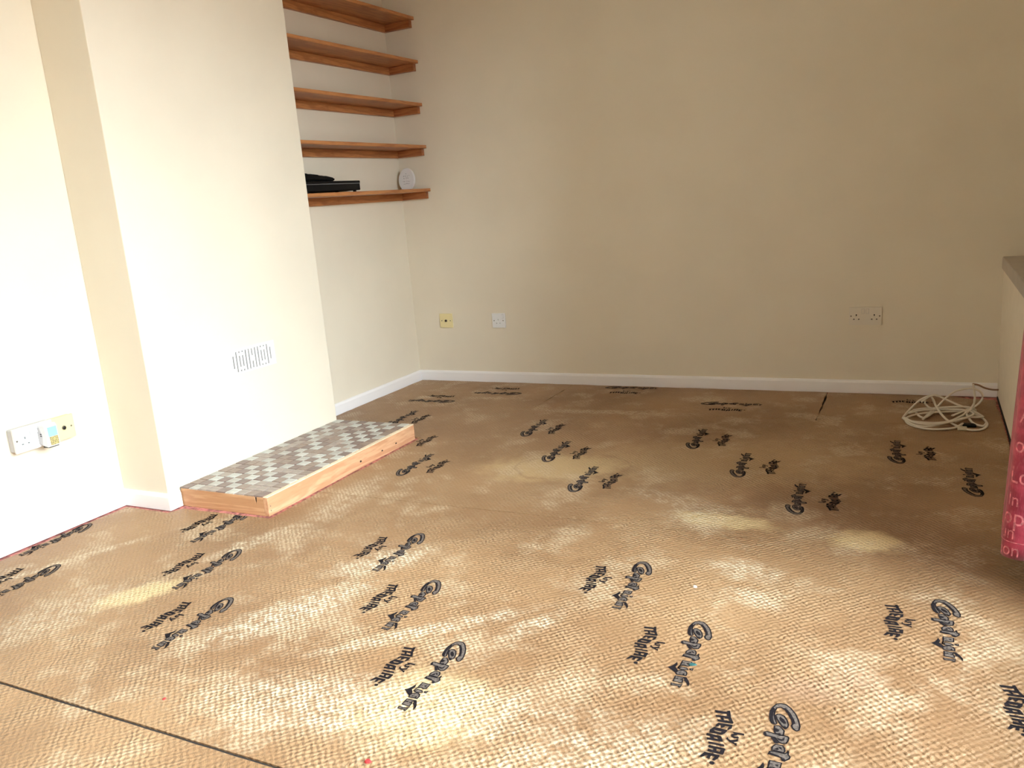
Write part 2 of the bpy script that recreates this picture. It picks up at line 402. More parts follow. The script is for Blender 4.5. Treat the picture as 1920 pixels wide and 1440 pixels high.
# ------------------------------------------------------------------ underlay sheets and their print
WORD_FILL = [
  [(524,294),(550,354),(503,401),(364,405),(165,349),(-16,271),(-186,152),(-281,42),(-286,-67),(-240,-156),(-115,-208),(43,-241),(231,-225),(378,-190),(455,-139),(475,-61),(418,-29),(293,-79),(148,-121),(22,-129),(-91,-108),(-129,-44),(-80,32),(38,113),(214,204),(328,237),(396,220),(464,245)],
  [(164,-122),(96,-85),(82,-18),(131,72),(249,145),(391,189),(484,187),(531,140),(508,71),(407,2),(292,-75)],
  [(499,-84),(467,9),(524,71),(608,139),(712,145),(775,136),(801,59),(745,-40),(635,-78)],
  [(841,-233),(759,-237),(722,-175),(747,-48),(748,83),(745,136),(759,228),(795,253),(884,255),(996,230),(1030,150),(1006,71),(888,-18),(884,-95),(883,-179)],
  [(1284,-15),(1172,-29),(1066,25),(1061,169),(1130,220),(1225,240),(1288,224),(1280,38)],
  [(1415,-61),(1309,-45),(1280,38),(1288,224),(1246,262),(1183,278),(1210,304),(1300,312),(1356,355),(1430,346),(1529,263),(1518,211),(1444,184),(1419,51)],
  [(1570,-4),(1575,231),(1764,229),(1798,161),(1775,91),(1818,13),(1933,3),(1686,-8)],
  [(1831,22),(1846,177),(1924,226),(1971,76),(1948,6)],
  [(1871,227),(1848,247),(1822,321),(1922,321),(1916,262)],
  [(2099,-35),(2009,11),(1949,124),(1993,208),(2073,245),(2177,242),(2171,170),(2185,14)],
  [(2224,5),(2225,164),(2214,253),(2295,196),(2375,227),(2474,230),(2453,5),(2313,2)],
  [(2520,-12),(2531,98),(2518,191),(2480,241),(2641,232),(2647,188),(2609,170),(2615,1)],
]
WORD_DARK = [
  [(-129,-44),(-144,52),(18,173),(195,259),(322,299),(328,237),(214,204),(38,113),(-80,32)],
  [(-115,-208),(43,-241),(231,-225),(378,-190),(455,-139),(475,-61),(382,-107),(252,-146),(97,-161),(-51,-152)],
  [(244,-27),(178,-19),(244,67),(362,135),(394,88),(326,11)],
  [(485,48),(459,126),(520,171),(562,140)],
  [(635,-78),(576,-38),(611,39),(678,22),(719,-55)],
  [(745,-40),(710,60),(786,105),(801,59)],
  [(875,20),(886,119),(795,166),(912,171),(949,129),(934,65)],
  [(897,-87),(888,-18),(1045,86),(1054,18)],
  [(856,-233),(768,-241),(782,-195),(875,-156),(892,-183)],
  [(1225,31),(1163,84),(1208,121),(1247,90)],
  [(1131,92),(1135,145),(1209,181),(1191,129)],
  [(1415,-61),(1323,-45),(1365,-1),(1388,140),(1444,184),(1425,54)],
  [(1518,211),(1444,184),(1437,243),(1498,289),(1534,266)],
  [(1665,112),(1654,175),(1702,177),(1705,137)],
  [(1675,-8),(1658,72),(1677,78),(1704,0)],
  [(1763,34),(1749,88),(1773,96),(1789,36)],
  [(1668,-97),(1799,-55),(1893,-79),(1975,-11),(2039,16),(2101,-41),(2036,-125),(1950,-242),(1899,-187),(1805,-135),(1720,-106)],
  [(2098,41),(2078,83),(2112,91),(2117,60)],
  [(2121,138),(2078,172),(2132,193),(2144,160)],
  [(2227,172),(2218,255),(2319,327),(2439,383),(2559,380),(2441,323),(2386,281),(2353,233),(2310,239)],
  [(2317,18),(2302,90),(2341,109),(2340,26)],
  [(2321,123),(2316,195),(2350,183),(2352,150)],
]
MAKER = [
  [(399,-1274),(379,-988),(429,-974),(467,-1247)],
  [(343,-1039),(321,-997),(509,-941),(499,-1003)],
  [(552,-1228),(517,-945),(557,-928),(604,-1203)],
  [(689,-1165),(666,-986),(675,-879),(720,-859),(741,-1140)],
  [(565,-1043),(542,-929),(696,-852),(685,-909),(588,-954),(599,-1030)],
  [(591,-1119),(587,-1084),(678,-1043),(682,-1077)],
  [(795,-1122),(770,-854),(823,-857),(850,-1113)],
  [(801,-1118),(892,-1104),(930,-1151),(840,-1147)],
  [(843,-1026),(857,-980),(927,-1034),(865,-1048)],
  [(770,-854),(887,-851),(948,-902),(875,-904),(824,-883)],
  [(952,-1173),(967,-916),(1013,-922),(1035,-989),(1033,-1174),(1022,-1208)],
  [(1022,-1208),(1083,-1130),(1082,-1021),(1030,-974),(1013,-922),(1077,-943),(1135,-986),(1142,-1218),(1059,-1229)],
  [(1186,-1261),(1197,-999),(1248,-982),(1248,-1255)],
  [(1319,-1233),(1294,-951),(1342,-927),(1370,-1216)],
  [(1214,-1050),(1206,-984),(1342,-927),(1334,-987)],
  [(1222,-1200),(1225,-1143),(1305,-1107),(1306,-1151)],
  [(1433,-1172),(1427,-888),(1469,-869),(1478,-1159)],
  [(1536,-1146),(1538,-848),(1576,-831),(1594,-1132)],
  [(1648,-1130),(1676,-852),(1719,-840),(1716,-1127)],
  [(1553,-892),(1546,-834),(1698,-837),(1674,-906)],
  [(1578,-1045),(1576,-1001),(1664,-976),(1665,-1020)],
  [(1761,-1177),(1760,-900),(1811,-891),(1833,-1170)],
  [(1790,-1183),(1917,-1236),(1913,-1194),(1842,-1137)],
  [(1811,-1087),(1912,-1105),(1908,-1054),(1823,-1043)],
  [(1760,-900),(1856,-905),(1939,-952),(1925,-989),(1812,-953)],
  [(984,-796),(971,-589),(1013,-580),(1014,-758)],
  [(1016,-721),(1058,-802),(1126,-793),(1157,-737),(1129,-656),(1095,-679),(1117,-745),(1112,-771),(1079,-770),(1047,-706)],
  [(1185,-862),(1231,-872),(1300,-785),(1294,-745),(1236,-658),(1157,-674),(1201,-681),(1253,-790),(1228,-842)],
  [(1292,-782),(1366,-652),(1296,-672),(1321,-682),(1279,-764)],
  [(2030,-1021),(1993,-1012),(1984,-965),(2019,-932),(2057,-949),(2054,-995)],
]
def print_mesh(name, fills, darks, outline=32, grow=0):
    """flat print: grey shapes with a dark rim, dark shapes on top; 0.1 mm units, u = reading direction, v = up"""
    mb = MB()
    def poly(l, z, mi): mb.add([(u * 1e-4, v * 1e-4, z) for u, v in l], [tuple(range(len(l)))], mi)
    for l in fills:
        poly(l, 0.0, 1)
        n = len(l); c = [Vector(p) for p in l]
        area = sum(c[i].x * c[(i + 1) % n].y - c[(i + 1) % n].x * c[i].y for i in range(n))
        sg = 1 if area > 0 else -1
        inn = []
        for i in range(n):
            d1 = (c[i] - c[i - 1]).normalized(); d2 = (c[(i + 1) % n] - c[i]).normalized()
            nn = Vector((-d1.y - d2.y, d1.x + d2.x)); nn = nn.normalized() * sg if nn.length > .2 else Vector((-d1.y, d1.x)) * sg
            inn.append(c[i] + nn * outline)
        for i in range(n):
            j = (i + 1) % n
            mb.add([(q.x * 1e-4, q.y * 1e-4, 0.00012) for q in (c[i], c[j], inn[j], inn[i])], [(0, 1, 2, 3)], 0)
    for l in darks:
        poly(l, 0.0002, 0)
        for i in range(len(l) if grow else 0):           # ink spread round each letter stroke
            a, b = Vector(l[i]), Vector(l[(i + 1) % len(l)]); d = (b - a).normalized() * grow; q = Vector((-d.y, d.x))
            poly([a - d + q, b + d + q, b + d - q, a - d - q], 0.0002, 0)
    me = mb.mesh(name, [M['ink'], M['ink_fill']])
    bm = bmesh.new(); bm.from_mesh(me); bmesh.ops.triangulate(bm, faces=bm.faces)
    for f in bm.faces:
        if f.normal.z < 0: f.normal_flip()
    bm.to_mesh(me); bm.free()
    return me
WORD_ME = print_mesh('printed_wordmark', WORD_FILL, WORD_DARK)
MAKER_ME = print_mesh('printed_maker_mark', [], MAKER, grow=7)

def sheet(poly, label, prints, ragged=0.004, seams=(-0.558, -1.914, -3.264)):
    """poly: outline in metres; edges get a slightly hand-cut line"""
    pts = []
    rnd = random.Random(len(poly) * 31 + int(abs(poly[0][0]) * 1000))
    n = len(poly)
    for i in range(n):
        a, b = Vector(poly[i]), Vector(poly[(i + 1) % n]); L = (b - a).length; k = max(1, int(L / 0.05))
        d = (b - a).normalized(); nn = Vector((-d.y, d.x))
        rg = .0006 if abs(d.x) > .9 and any(abs(a.y - q) < .01 for q in seams) else ragged
        for j in range(k):
            pts.append(a + (b - a) * j / k + (nn * rnd.uniform(-rg, rg) if j else Vector((0, 0))))
    cx = sum(p.x for p in pts) / len(pts); cy = sum(p.y for p in pts) / len(pts)
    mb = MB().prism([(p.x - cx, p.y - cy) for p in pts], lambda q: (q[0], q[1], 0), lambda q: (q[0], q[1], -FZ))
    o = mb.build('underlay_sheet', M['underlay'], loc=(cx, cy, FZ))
    tag(o, label, 'underlay', 'crepe-paper underlay sheets')
    for (x, y, rot, what, *clip) in prints:
        for me, flag in ((WORD_ME, 'w'), (MAKER_ME, 'm')):
            if flag in what:
                if clip:                                 # the sheet's cut edge trims this print
                    me = me.copy(); bm = bmesh.new(); bm.from_mesh(me)
                    bmesh.ops.bisect_plane(bm, geom=bm.verts[:] + bm.edges[:] + bm.faces[:], plane_co=(clip[0], 0, 0), plane_no=(-1, 0, 0), clear_outer=True)
                    bm.to_mesh(me); bm.free()
                p = bpy.data.objects.new(me.name.split('.')[0], me); COL.objects.link(p); p.parent = o
                p.location = (x - cx, y - cy, -FZ + 0.0006); p.rotation_euler = (0, 0, rot)
    return o
HP = math.pi / 2
S1, S2, S3 = -0.558, -1.914, -3.264
g = 0.0015
# widest strip: print reads towards the room's near end
prA = [(0.602, -2.19, -HP, 'wm', 0.018)] + [(0.602 + .772 * i, -2.19, -HP, 'wm') for i in range(1, 4)]
prA += [(0.068, -2.46, -HP, 'w')] + [(0.838 + .772 * i, -2.478, -HP, 'wm') for i in range(3)]
prA += [(3.148, -2.478, -HP, 'm')]
prA += [(0.305, -2.757, -HP, 'wm')] + [(1.077 + .772 * i, -2.757, -HP, 'wm') for i in range(3)]
sheet([(0.058, S3 + g), (W - 0.012, S3 + g), (W - 0.012, S2 - g), (0.735, S2 - g), (0.738, -2.200), (0.305, -2.210), (0.282, -2.264), (0.048, -2.262)],
      'large kraft underlay sheet whose printed words read away from the back wall', prA)
# strip beside the hearth: print reads towards the back wall
prB = [(0.442, -0.985, HP, 'wm'), (1.222, -1.025, HP, 'wm'), (2.010, -1.05, HP, 'wm'), (2.789, -1.07, HP, 'wm'),
       (1.474, -1.345, HP, 'wm'), (2.256, -1.352, HP, 'wm'), (3.029, -1.362, HP, 'w'), (0.690, -1.325, HP, 'm'),
       (0.945, -1.645, HP, 'wm'), (1.715, -1.645, HP, 'wm'), (2.502, -1.660, HP, 'wm')]
sheet([(0.735, S2 + g), (W - 0.012, S2 + g), (W - 0.012, S1 - g), (0.020, S1 - g), (0.020, -1.160), (0.735, -1.160)],
      'kraft paper underlay sheet beside the hearth, printed lettering reading towards the back wall', prB)
sheet([(0.020, S1 + g), (1.049, S1 + g), (1.056, -0.030), (0.026, -0.026)],
      'short underlay offcut in the alcove corner with upside-down lettering', [(0.508, -0.505, math.pi, 'wm'), (0.815, -0.283, math.pi, 'wm')])
sheet([(1.052, S1 + g), (2.437, S1 + g), (2.434, -0.034), (1.060, -0.030)],
      'long underlay offcut along the middle of the back wall skirting', [(1.902, -0.342, 0, 'wm'), (1.301, -0.078, 0, 'wm')])
sheet([(2.442, S1 + g), (W - 0.012, S1 + g), (W - 0.014, -0.085), (3.06, -0.082), (2.99, -0.040), (2.441, -0.036)],
      'short underlay offcut under the coiled cable', [(2.70, -0.072, 0, 'm')])
sheet([(0.055, S3 - g - .005), (W - 0.012, S3 - g - .005), (W - 0.012, RY + 0.03), (0.055, RY + 0.03)],
      'unprinted underlay sheet beyond the dark foreground seam', [])

# ------------------------------------------------------------------ tiled hearth
HX, HN, HF, HH = 0.707, -2.169, -1.172, 0.068
hearth = tag(empty('hearth', (B, (HN + HF) / 2, FZ)), 'low tiled hearth with raw pine edging against the chimney breast', 'hearth')
hy = (HN + HF) / 2
def hloc(p): return (p[0] - B, p[1] - hy, p[2] - FZ)
def hbox(a, b, name, mats, par=hearth, bevel=0.0015):
    return MB().box(hloc(a), hloc(b)).build(name, mats, par, bevel=bevel)
hbox((B + .002, HN + .02, FZ + .001), (HX - .02, HF - .02, HH - .006), 'grout_bed', M['grout'])
fb = hbox((HX - .02, HN, FZ + .001), (HX, HF, HH - .004), 'front_board', M['raw'])
hbox((HX - .0195, HN, HH - .004), (HX, HF, HH - .0005), 'board_edge', M['rawtop'], fb, 0.001)
# near end board with a splintered notch under the tiles
notch = [(B, FZ + .001), (HX - .0205, FZ + .001), (HX - .0205, HH - .004), (HX - .050, HH - .004), (HX - .053, HH - .022),
         (HX - .057, HH - .034), (HX - .061, HH - .020), (HX - .062, HH - .004), (B + .012, HH - .004), (B + .004, HH - .02)]
MB().prism(notch, lambda q: hloc((q[0], HN, q[1])), lambda q: hloc((q[0], HN + .019, q[1]))).build('end_board', M['raw_x'], hearth)
MB().box(hloc((HX - .066, HN + .004, HH - .04)), hloc((HX - .046, HN + .019, HH - .005))).build('splinter_gap', M['gap'], hearth)
hbox((B, HF - .019, FZ + .001), (HX - .0205, HF, HH - .004), 'end_board', M['raw_x'])
for nx, nz in ((HX, .012), (HX, .03)):
    MB().tube([hloc((nx - .002, HN + .012, nz)), hloc((nx + .0012, HN + .012, nz))], .0022, 6).build('nail', M['screw'], hearth)
for ky in (-1.33, -1.44, -1.60):
    MB().tube([hloc((HX - .002, ky, .018 + .01 * random.random())), hloc((HX + .0008, ky, .018))], .005, 8).build('knot', M['gap'], fb)
# tiles: 9 across, 20 along, laid with open joints
tx = (HX - .020 - B - .002) / 9; ty = (HF - HN) / 20
tile_me = []
for mt in TILE:
    mb = MB(); a, b2, hgt = tx / 2 - .0019, ty / 2 - .0019, .0062
    mb.add([(-a, -b2, 0), (a, -b2, 0), (a, b2, 0), (-a, b2, 0), (-a + .001, -b2 + .001, hgt), (a - .001, -b2 + .001, hgt), (a - .001, b2 - .001, hgt), (-a + .001, b2 - .001, hgt)],
           [(0, 1, 5, 4), (1, 2, 6, 5), (2, 3, 7, 6), (3, 0, 4, 7), (4, 5, 6, 7)])
    tile_me.append(mb.mesh('tile', mt))
rt = random.Random(11)
for i in range(9):
    for j in range(20):
        k = rt.choices([0, 1, 2], [5, 3, 2])[0] if (i + j) % 2 == 0 else rt.choices([2, 3, 4, 1], [2, 5, 4, 1.5])[0]
        o = bpy.data.objects.new('tile', tile_me[k]); COL.objects.link(o); o.parent = hearth
        o.location = hloc((B + .002 + tx * (i + .5), HN + ty * (j + .5), HH - .006 + rt.uniform(-.0004, .0004)))

# ------------------------------------------------------------------ alcove shelves
SHD = 0.207
sh_lab = ['pine alcove shelf carrying the black box and white oval plaque', 'pine alcove shelf one up from the plaque shelf, dark knot in its front edge',
          'pine alcove shelf two up from the plaque shelf', 'pine alcove shelf three up from the plaque shelf', 'pine alcove shelf four up from the plaque shelf, the uppermost']
for z, lab in zip((1.172, 1.420, 1.657, 1.893, 2.128), sh_lab):
    s = tag(empty('alcove_shelf', (0, 0, z - .058)), lab, 'shelf', 'pine shelves in the alcove')
    ln = -Y1 - .004
    MB().box((0.002, -.001, .040), (SHD, -ln, .058)).build('board', M['pine'], s, bevel=.002)
    MB().box((0.0005, -.0005, 0), (.021, -ln, .0395)).build('side_batten', M['pine'], s, bevel=.0015)
    MB().box((.0215, -.0005, 0), (SHD - .019, -.030, .0395)).build('end_batten', M['pine_x'], s, bevel=.0015)
SZ = 1.172
# oval plaque
pq = tag(empty('oval_plaque', (.088, -.062, SZ)), 'white oval plaque with small grey lettering, propped on the shelf', 'plaque')
nseg = 40; rx_, rz_ = .056, .066
def oval(y, k): return [(math.sin(2 * math.pi * i / nseg) * rx_ * k * (1 + .05 * math.cos(2 * math.pi * i / nseg)), y + .10 * max(-rz_ * .93, math.cos(2 * math.pi * i / nseg) * -rz_ * k), .0605 + max(-.0605, -math.cos(2 * math.pi * i / nseg) * rz_ * k)) for i in range(nseg)]
mb = MB()
rings = [oval(.008, .97), oval(.003, 1.0), oval(-.004, 1.0), oval(-.008, .95)]
vs = [p for r in rings for p in r]
fs = [tuple(range(nseg)), tuple(3 * nseg + i for i in range(nseg))] + [(r * nseg + i, r * nseg + (i + 1) % nseg, (r + 1) * nseg + (i + 1) % nseg, (r + 1) * nseg + i) for r in range(3) for i in range(nseg)]
mb.add(vs, fs, 0, False); body = mb.build('plaque_body', M['ceramic'], pq)
mk = MB(); rp = random.Random(3)
for z, n, wd in ((.094, 1, .010), (.080, 4, .050), (.068, 3, .044), (.050, 5, .056), (.036, 4, .044)):
    for i in range(n):
        cx = (i + .5) / n * wd - wd / 2
        w2, h2 = wd / n * .30, .0032
        for _ in range(3):
            a = rp.uniform(-w2, w2 * .6); b2 = rp.uniform(-h2, h2 * .5); yy = -.0088 + .10 * (z - .0605)
            mk.add([(cx + a, yy + .1 * b2, z + b2), (cx + a + rp.uniform(.0015, .004), yy + .1 * b2, z + b2 + .0006), (cx + a + rp.uniform(.001, .003), yy + .1 * (b2 + .003), z + b2 + .003), (cx + a, yy + .1 * (b2 + .0025), z + b2 + .0025)], [(0, 1, 2, 3)])
mk.build('lettering', M['greyink'], body)
# black box with feet, and the pouch on it
bx = tag(empty('media_box', (.105, -.86, SZ)), 'flat black media box with a grey rim line on the plaque shelf', 'media box')
MB().box((-.085, -.225, .009), (.060, .225, .044)).build('case', M['black'], bx, bevel=.004)
MB().box((-.086, -.226, .0445), (.062, .226, .058)).build('lid', M['black'], bx, bevel=.004)
MB().box((.0602, -.222, .0425), (.0622, .224, .0448)).build('rim_line', M['edge'], bx)
for fx_, fy_ in ((-.07, -.19), (-.07, .19), (.046, -.19), (.046, .19)):
    MB().tube([(fx_, fy_, 0), (fx_, fy_, .0092)], .009, 12).build('foot', M['black'], bx)
pc = tag(empty('pouch', (.105, -.94, SZ + .0585)), 'crumpled black pouch lying on the media box', 'pouch')
secs = []
for i in range(17):
    t = i / 16; y = -.12 + .255 * t
    hgt = (.040 * min(1, t * 7 + .35) * (1 - .55 * t) + .002) * (1 + .05 * math.sin(t * 19)); w = .055 * (1 - .15 * t) * (min(1, 6 * t + .6)) * min(1, 6 * (1 - t) + .5)
    secs.append([(w * math.cos(a) * (1 + .05 * math.sin(5 * a + 9 * t)), y, max(0.0, hgt * .5 + hgt * .62 * math.sin(a) + .0015 * math.sin(7 * a + 21 * t))) for a in [2 * math.pi * k / 16 for k in range(16)]])
mb = MB(); vs = [p for r in secs for p in r]
fs = [(r * 16 + k, r * 16 + (k + 1) % 16, (r + 1) * 16 + (k + 1) % 16, (r + 1) * 16 + k) for r in range(16) for k in range(16)] + [tuple(range(16)), tuple(16 * 16 + k for k in range(16))]
mb.add(vs, fs, 0, True).build('pouch_body', M['black_cloth'], pc)
MB().tube([(.052, -.09, .013), (.054, 0, .011), (.050, .09, .008)], .0015, 6).build('zip', M['black'], pc)

# ------------------------------------------------------------------ sockets, plates, vent
def holed(w, h, t, holes):
    """plate in local x (across), z (up), front at -y; real openings where holes = (x0, z0, x1, z1)"""
    xs = sorted({-w / 2, w / 2} | {q for a in holes for q in (a[0], a[2])}); zs = sorted({-h / 2, h / 2} | {q for a in holes for q in (a[1], a[3])})
    def solid(i, j):
        if not (0 <= i < len(xs) - 1 and 0 <= j < len(zs) - 1): return False
        cx, cz = (xs[i] + xs[i + 1]) / 2, (zs[j] + zs[j + 1]) / 2
        return not any(a[0] < cx < a[2] and a[1] < cz < a[3] for a in holes)
    mb = MB()
    for i in range(len(xs) - 1):
        for j in range(len(zs) - 1):
            if not solid(i, j): continue
            x0, x1, z0, z1 = xs[i], xs[i + 1], zs[j], zs[j + 1]
            mb.add([(x0, -t, z0), (x1, -t, z0), (x1, -t, z1), (x0, -t, z1)], [(0, 1, 2, 3)])
            for di, dj, (p, q) in ((-1, 0, ((x0, z0), (x0, z1))), (1, 0, ((x1, z0), (x1, z1))), (0, -1, ((x0, z0), (x1, z0))), (0, 1, ((x0, z1), (x1, z1)))):
                if not solid(i + di, j + dj):
                    mb.add([(p[0], -t, p[1]), (q[0], -t, q[1]), (q[0], 0, q[1]), (p[0], 0, p[1])], [(0, 1, 2, 3)])
    return mb
def pins(cx, cz):
    return [(cx - .0026, cz + .006, cx + .0026, cz + .015), (cx - .0145, cz - .0125, cx - .0075, cz - .0075), (cx + .0075, cz - .0125, cx + .0145, cz - .0075)]
def plate(name, label, cat, loc, rz, w, h, mat, holes=(), screws=(), t=.009, box=0.0, rockers=(), cent=None, group=None, box_mat=None):
    o = tag(empty(name, loc), label, cat, group); o.rotation_euler = (0, 0, rz)
    y0 = -box
    if box:
        MB().box((-w / 2 + .0015, -box + .001, -h / 2 + .0015), (w / 2 - .0015, 0, h / 2 - .0015)).build('surface_box', box_mat or mat, o, bevel=.005, seg=3)
    f = holed(w, h, t, list(holes)).build('face_plate', mat, o, loc=(0, y0, 0))
    MB().box((-w / 2 + .003, y0 - .0012, -h / 2 + .003), (w / 2 - .003, y0 - .0002, h / 2 - .003)).build('backing', M['hole'], o)
    for sx in screws:
        MB().tube([(sx, y0 - t + .001, 0), (sx, y0 - t - .0006, 0)], .0034, 10).build('screw', M['screw'], o)
    for rx2, rz2 in rockers:
        r = MB().prism([(-t + .0002, -.0105), (-t - .0048, -.0105), (-t - .0012, .0105), (-t + .0002, .0105)], lambda q: (rx2 - .0052, y0 + q[0], rz2 + q[1]), lambda q: (rx2 + .0052, y0 + q[0], rz2 + q[1]))
        r.build('rocker', mat, o)
        rim = MB()
        for a in ((-.0068, -.0122, -.0056, .0122), (.0056, -.0122, .0068, .0122), (-.0068, -.0122, .0068, -.0110), (-.0068, .0110, .0068, .0122)):
            rim.box((rx2 + a[0], y0 - t - .0003, rz2 + a[1]), (rx2 + a[2], y0 - t + .0005, rz2 + a[3]))
        rim.build('rocker_rim', M['plastic_grey'], o)
    if cent:
        MB().tube([(cent[0], y0 - t + .001, cent[1]), (cent[0], y0 - t - .0035, cent[1])], .0078, 16).build('coax_socket', M['screw'], o)
        MB().tube([(cent[0], y0 - t - .003, cent[1]), (cent[0], y0 - t - .0042, cent[1])], .0062, 14).build('coax_hole', M['hole'], o)
    return o
plate('aerial_socket', 'cream square aerial socket on the back wall near the alcove', 'socket', (.231, 0, .375), 0, .086, .086, M['cream'], screws=(-.030, .030), cent=(0, 0))
plate('power_socket', 'single white switched power socket on the back wall', 'socket', (.595, 0, .373), 0, .086, .086, M['plastic'], holes=pins(-.004, -.006), screws=(-.030, .030), rockers=((.027, .024),))
plate('power_socket', 'off-white double power socket on the back wall above the coiled cable', 'socket', (2.604, 0, .381), 0, .146, .086, simple('aged_white_plastic', (.72, .67, .58), .35),
      holes=pins(-.040, -.006) + pins(.040, -.006), screws=(-.064, .064), rockers=((-.010, .024), (.010, .024)))
# left wall faces +x: local -y must point to +x
plate('power_socket', 'surface-mounted white double socket on the left wall with a plug-in unit', 'socket', (0, -2.560, .380), HP, .146, .086, M['plastic'],
      holes=pins(-.034, -.006), screws=(-.064,), rockers=((-.009, .024), (.011, .024)), box=.030, box_mat=M['plastic_grey'])
plate('aerial_socket', 'cream surface-mounted aerial socket on the left wall', 'socket', (0, -2.441, .378), HP, .086, .086, M['cream'], screws=(.030,), cent=(0, 0), box=.024)
# plug-in unit sitting in the right-hand outlet of that socket
pu = tag(empty('plug_in_unit', (.0392, -2.523, .380)), 'white plug-in unit with pale blue and picture panels, pushed into the socket', 'plug-in unit')
uprof = [(0, -.034), (.020, -.040), (.044, -.044), (.048, -.040), (.046, .030), (.038, .040), (.004, .036), (0, .030)]
un_ = MB().prism(uprof, lambda q: (q[0], -.023, q[1]), lambda q: (q[0], .023, q[1])).build('unit_body', M['plastic'], pu, bevel=.004, seg=3)
MB().prism([(.0003, -.030), (.016, -.037), (.024, -.002), (.012, .030), (.0003, .026)], lambda q: (q[0], -.0238, q[1]), lambda q: (q[0], -.0225, q[1])).build('side_panel', M['plastic_grey'], pu)
MB().prism([(.0474, -.006), (.0464, .028), (.0454, .028), (.0464, -.006)], lambda q: (q[0] + .0006, -.015, q[1]), lambda q: (q[0] + .0006, .019, q[1])).build('blue_label', M['blue'], un_)
MB().prism([(.0482, -.038), (.0476, -.007), (.0466, -.007), (.0472, -.038)], lambda q: (q[0] + .0003, -.013, q[1]), lambda q: (q[0] + .0003, .019, q[1])).build('picture_label', M['picture'], un_)
MB().box((.012, -.019, -.0405), (.044, .019, -.046)).build('dark_foot', M['hole'], pu)
for zz in (-.004, .003):
    MB().box((.014, -.0245, zz), (.022, -.0236, zz + .003)).build('vent_slot', M['hole'], pu)
# warm-air grille on the chimney breast
VW, VH = .284, .105
vh = []; sp = (VW - .062) / 12; hw = .0036
for c in range(13):
    x = -VW / 2 + .034 + sp * c
    if c in (0, 12): rng = [(-.026, .028)]
    elif c in (2, 3, 9, 10): rng = [(-.044, -.036), (-.024, .024), (.036, .044)]
    elif c == 6: rng = [(-.042, -.012), (.012, .042)]
    else: rng = [(-.044, .044)]
    vh += [(x - hw, a, x + hw, b) for a, b in rng]
vent = tag(empty('air_vent', (B, -1.683, .487)), 'white slotted air vent low on the chimney breast', 'vent'); vent.rotation_euler = (0, 0, HP)
holed(VW, VH, .006, vh).build('grille', M['white'], vent)
MB().box((-VW / 2 + .004, -.0012, -VH / 2 + .004), (VW / 2 - .004, -.0003, VH / 2 - .004)).build('backing', simple('vent_shadow_backing', (.02, .019, .018), .9), vent)

# ------------------------------------------------------------------ coiled cable by the ledge
CAB = {
'a': [(2789,-488,8),(2802,-418,8),(2837,-342,8),(2898,-340,18),(2975,-340,28),(3038,-340,31),(3069,-340,21),(3063,-347,8),(3004,-451,8),(2941,-527,8),(2864,-540,8),(2817,-523,8),(2793,-501,8)],
'b': [(2792,-474,12),(2817,-340,14),(2852,-340,53),(2890,-340,75),(2904,-340,63),(2918,-340,30),(2942,-435,14),(2971,-534,12),(3014,-601,8),(3052,-624,8),(3087,-599,8),(3105,-535,8),(3100,-460,8),(3082,-411,10),(3053,-363,12),(3007,-357,14),(2943,-381,14),(2879,-405,14),(2825,-455,14),(2801,-512,12),(2815,-575,8),(2865,-628,8),(2925,-635,8),(2985,-606,10),(3016,-551,14)],
'c': [(2793,-514,16),(2828,-598,14),(2880,-619,14),(2941,-577,16),(2987,-506,18),(3037,-392,20),(3062,-340,40),(3067,-340,69),(3062,-340,110),(3058,-340,134)],
'd': [(2867,-514,14),(2899,-374,14),(2924,-340,28),(2955,-340,68),(2991,-340,99),(3035,-340,113),(3066,-340,112),(3091,-340,95),(3095,-340,70),(3075,-340,40),(3038,-351,20),(2979,-455,20)],
'e': [(2859,-340,46),(2897,-340,77),(2926,-340,76),(2961,-340,59),(3006,-340,38),(3054,-340,20),(3093,-423,14)],
'f': [(2875,-340,54),(2875,-340,39),(2892,-340,22),(2912,-344,16),(2899,-416,14),(2870,-487,14),(2844,-425,12),(2840,-370,12)],
'g': [(2989,-543,18),(3034,-472,18),(3080,-451,16),(3096,-429,14)],
'h': [(2827,-358,12),(2879,-340,18),(2960,-340,18),(3023,-340,18),(3038,-445,16),(3055,-532,12),(3089,-562,10),(3104,-510,10)],
'i': [(2796,-520,20),(2850,-600,20),(2930,-600,22),(3000,-530,24),(3060,-430,22),(3040,-370,22),(2960,-362,22),(2870,-380,20),(2812,-440,20)]}
cb = tag(empty('coiled_cable', (2.95, -.47, 0)), 'loose coil of white cable lying on the underlay by the low ledge', 'cable')
mb = MB()
for k, l in CAB.items():
    pts = catmull([(x / 1000 - 2.95, y / 1000 + .47, max(.0062, z / 1000 - .002)) for x, y, z in l], 6, False)
    mb.tube(pts, .0054, 8, flat=.8)
mb.build('flex', M['cable'], cb)
mb = MB().tube(catmull([(3.058 - 2.95, .13, .132), (3.082 - 2.95, .20, .112), (3.115 - 2.95, .30, .075), (3.150 - 2.95, .385, .048), (3.1755 - 2.95, .42, .040)], 6), .0040, 8)
mb.build('brown_lead', M['brown'], cb)
MB().box((.045, -.150, .0005), (.080, -.120, .012)).build('tape_tab', M['pale'], cb, bevel=.003)
MB().box((.065, -.098, .001), (.115, -.065, .012)).build('coil_shade', M['black'], cb, bevel=.004)  # black block standing in for the shadow inside the coil

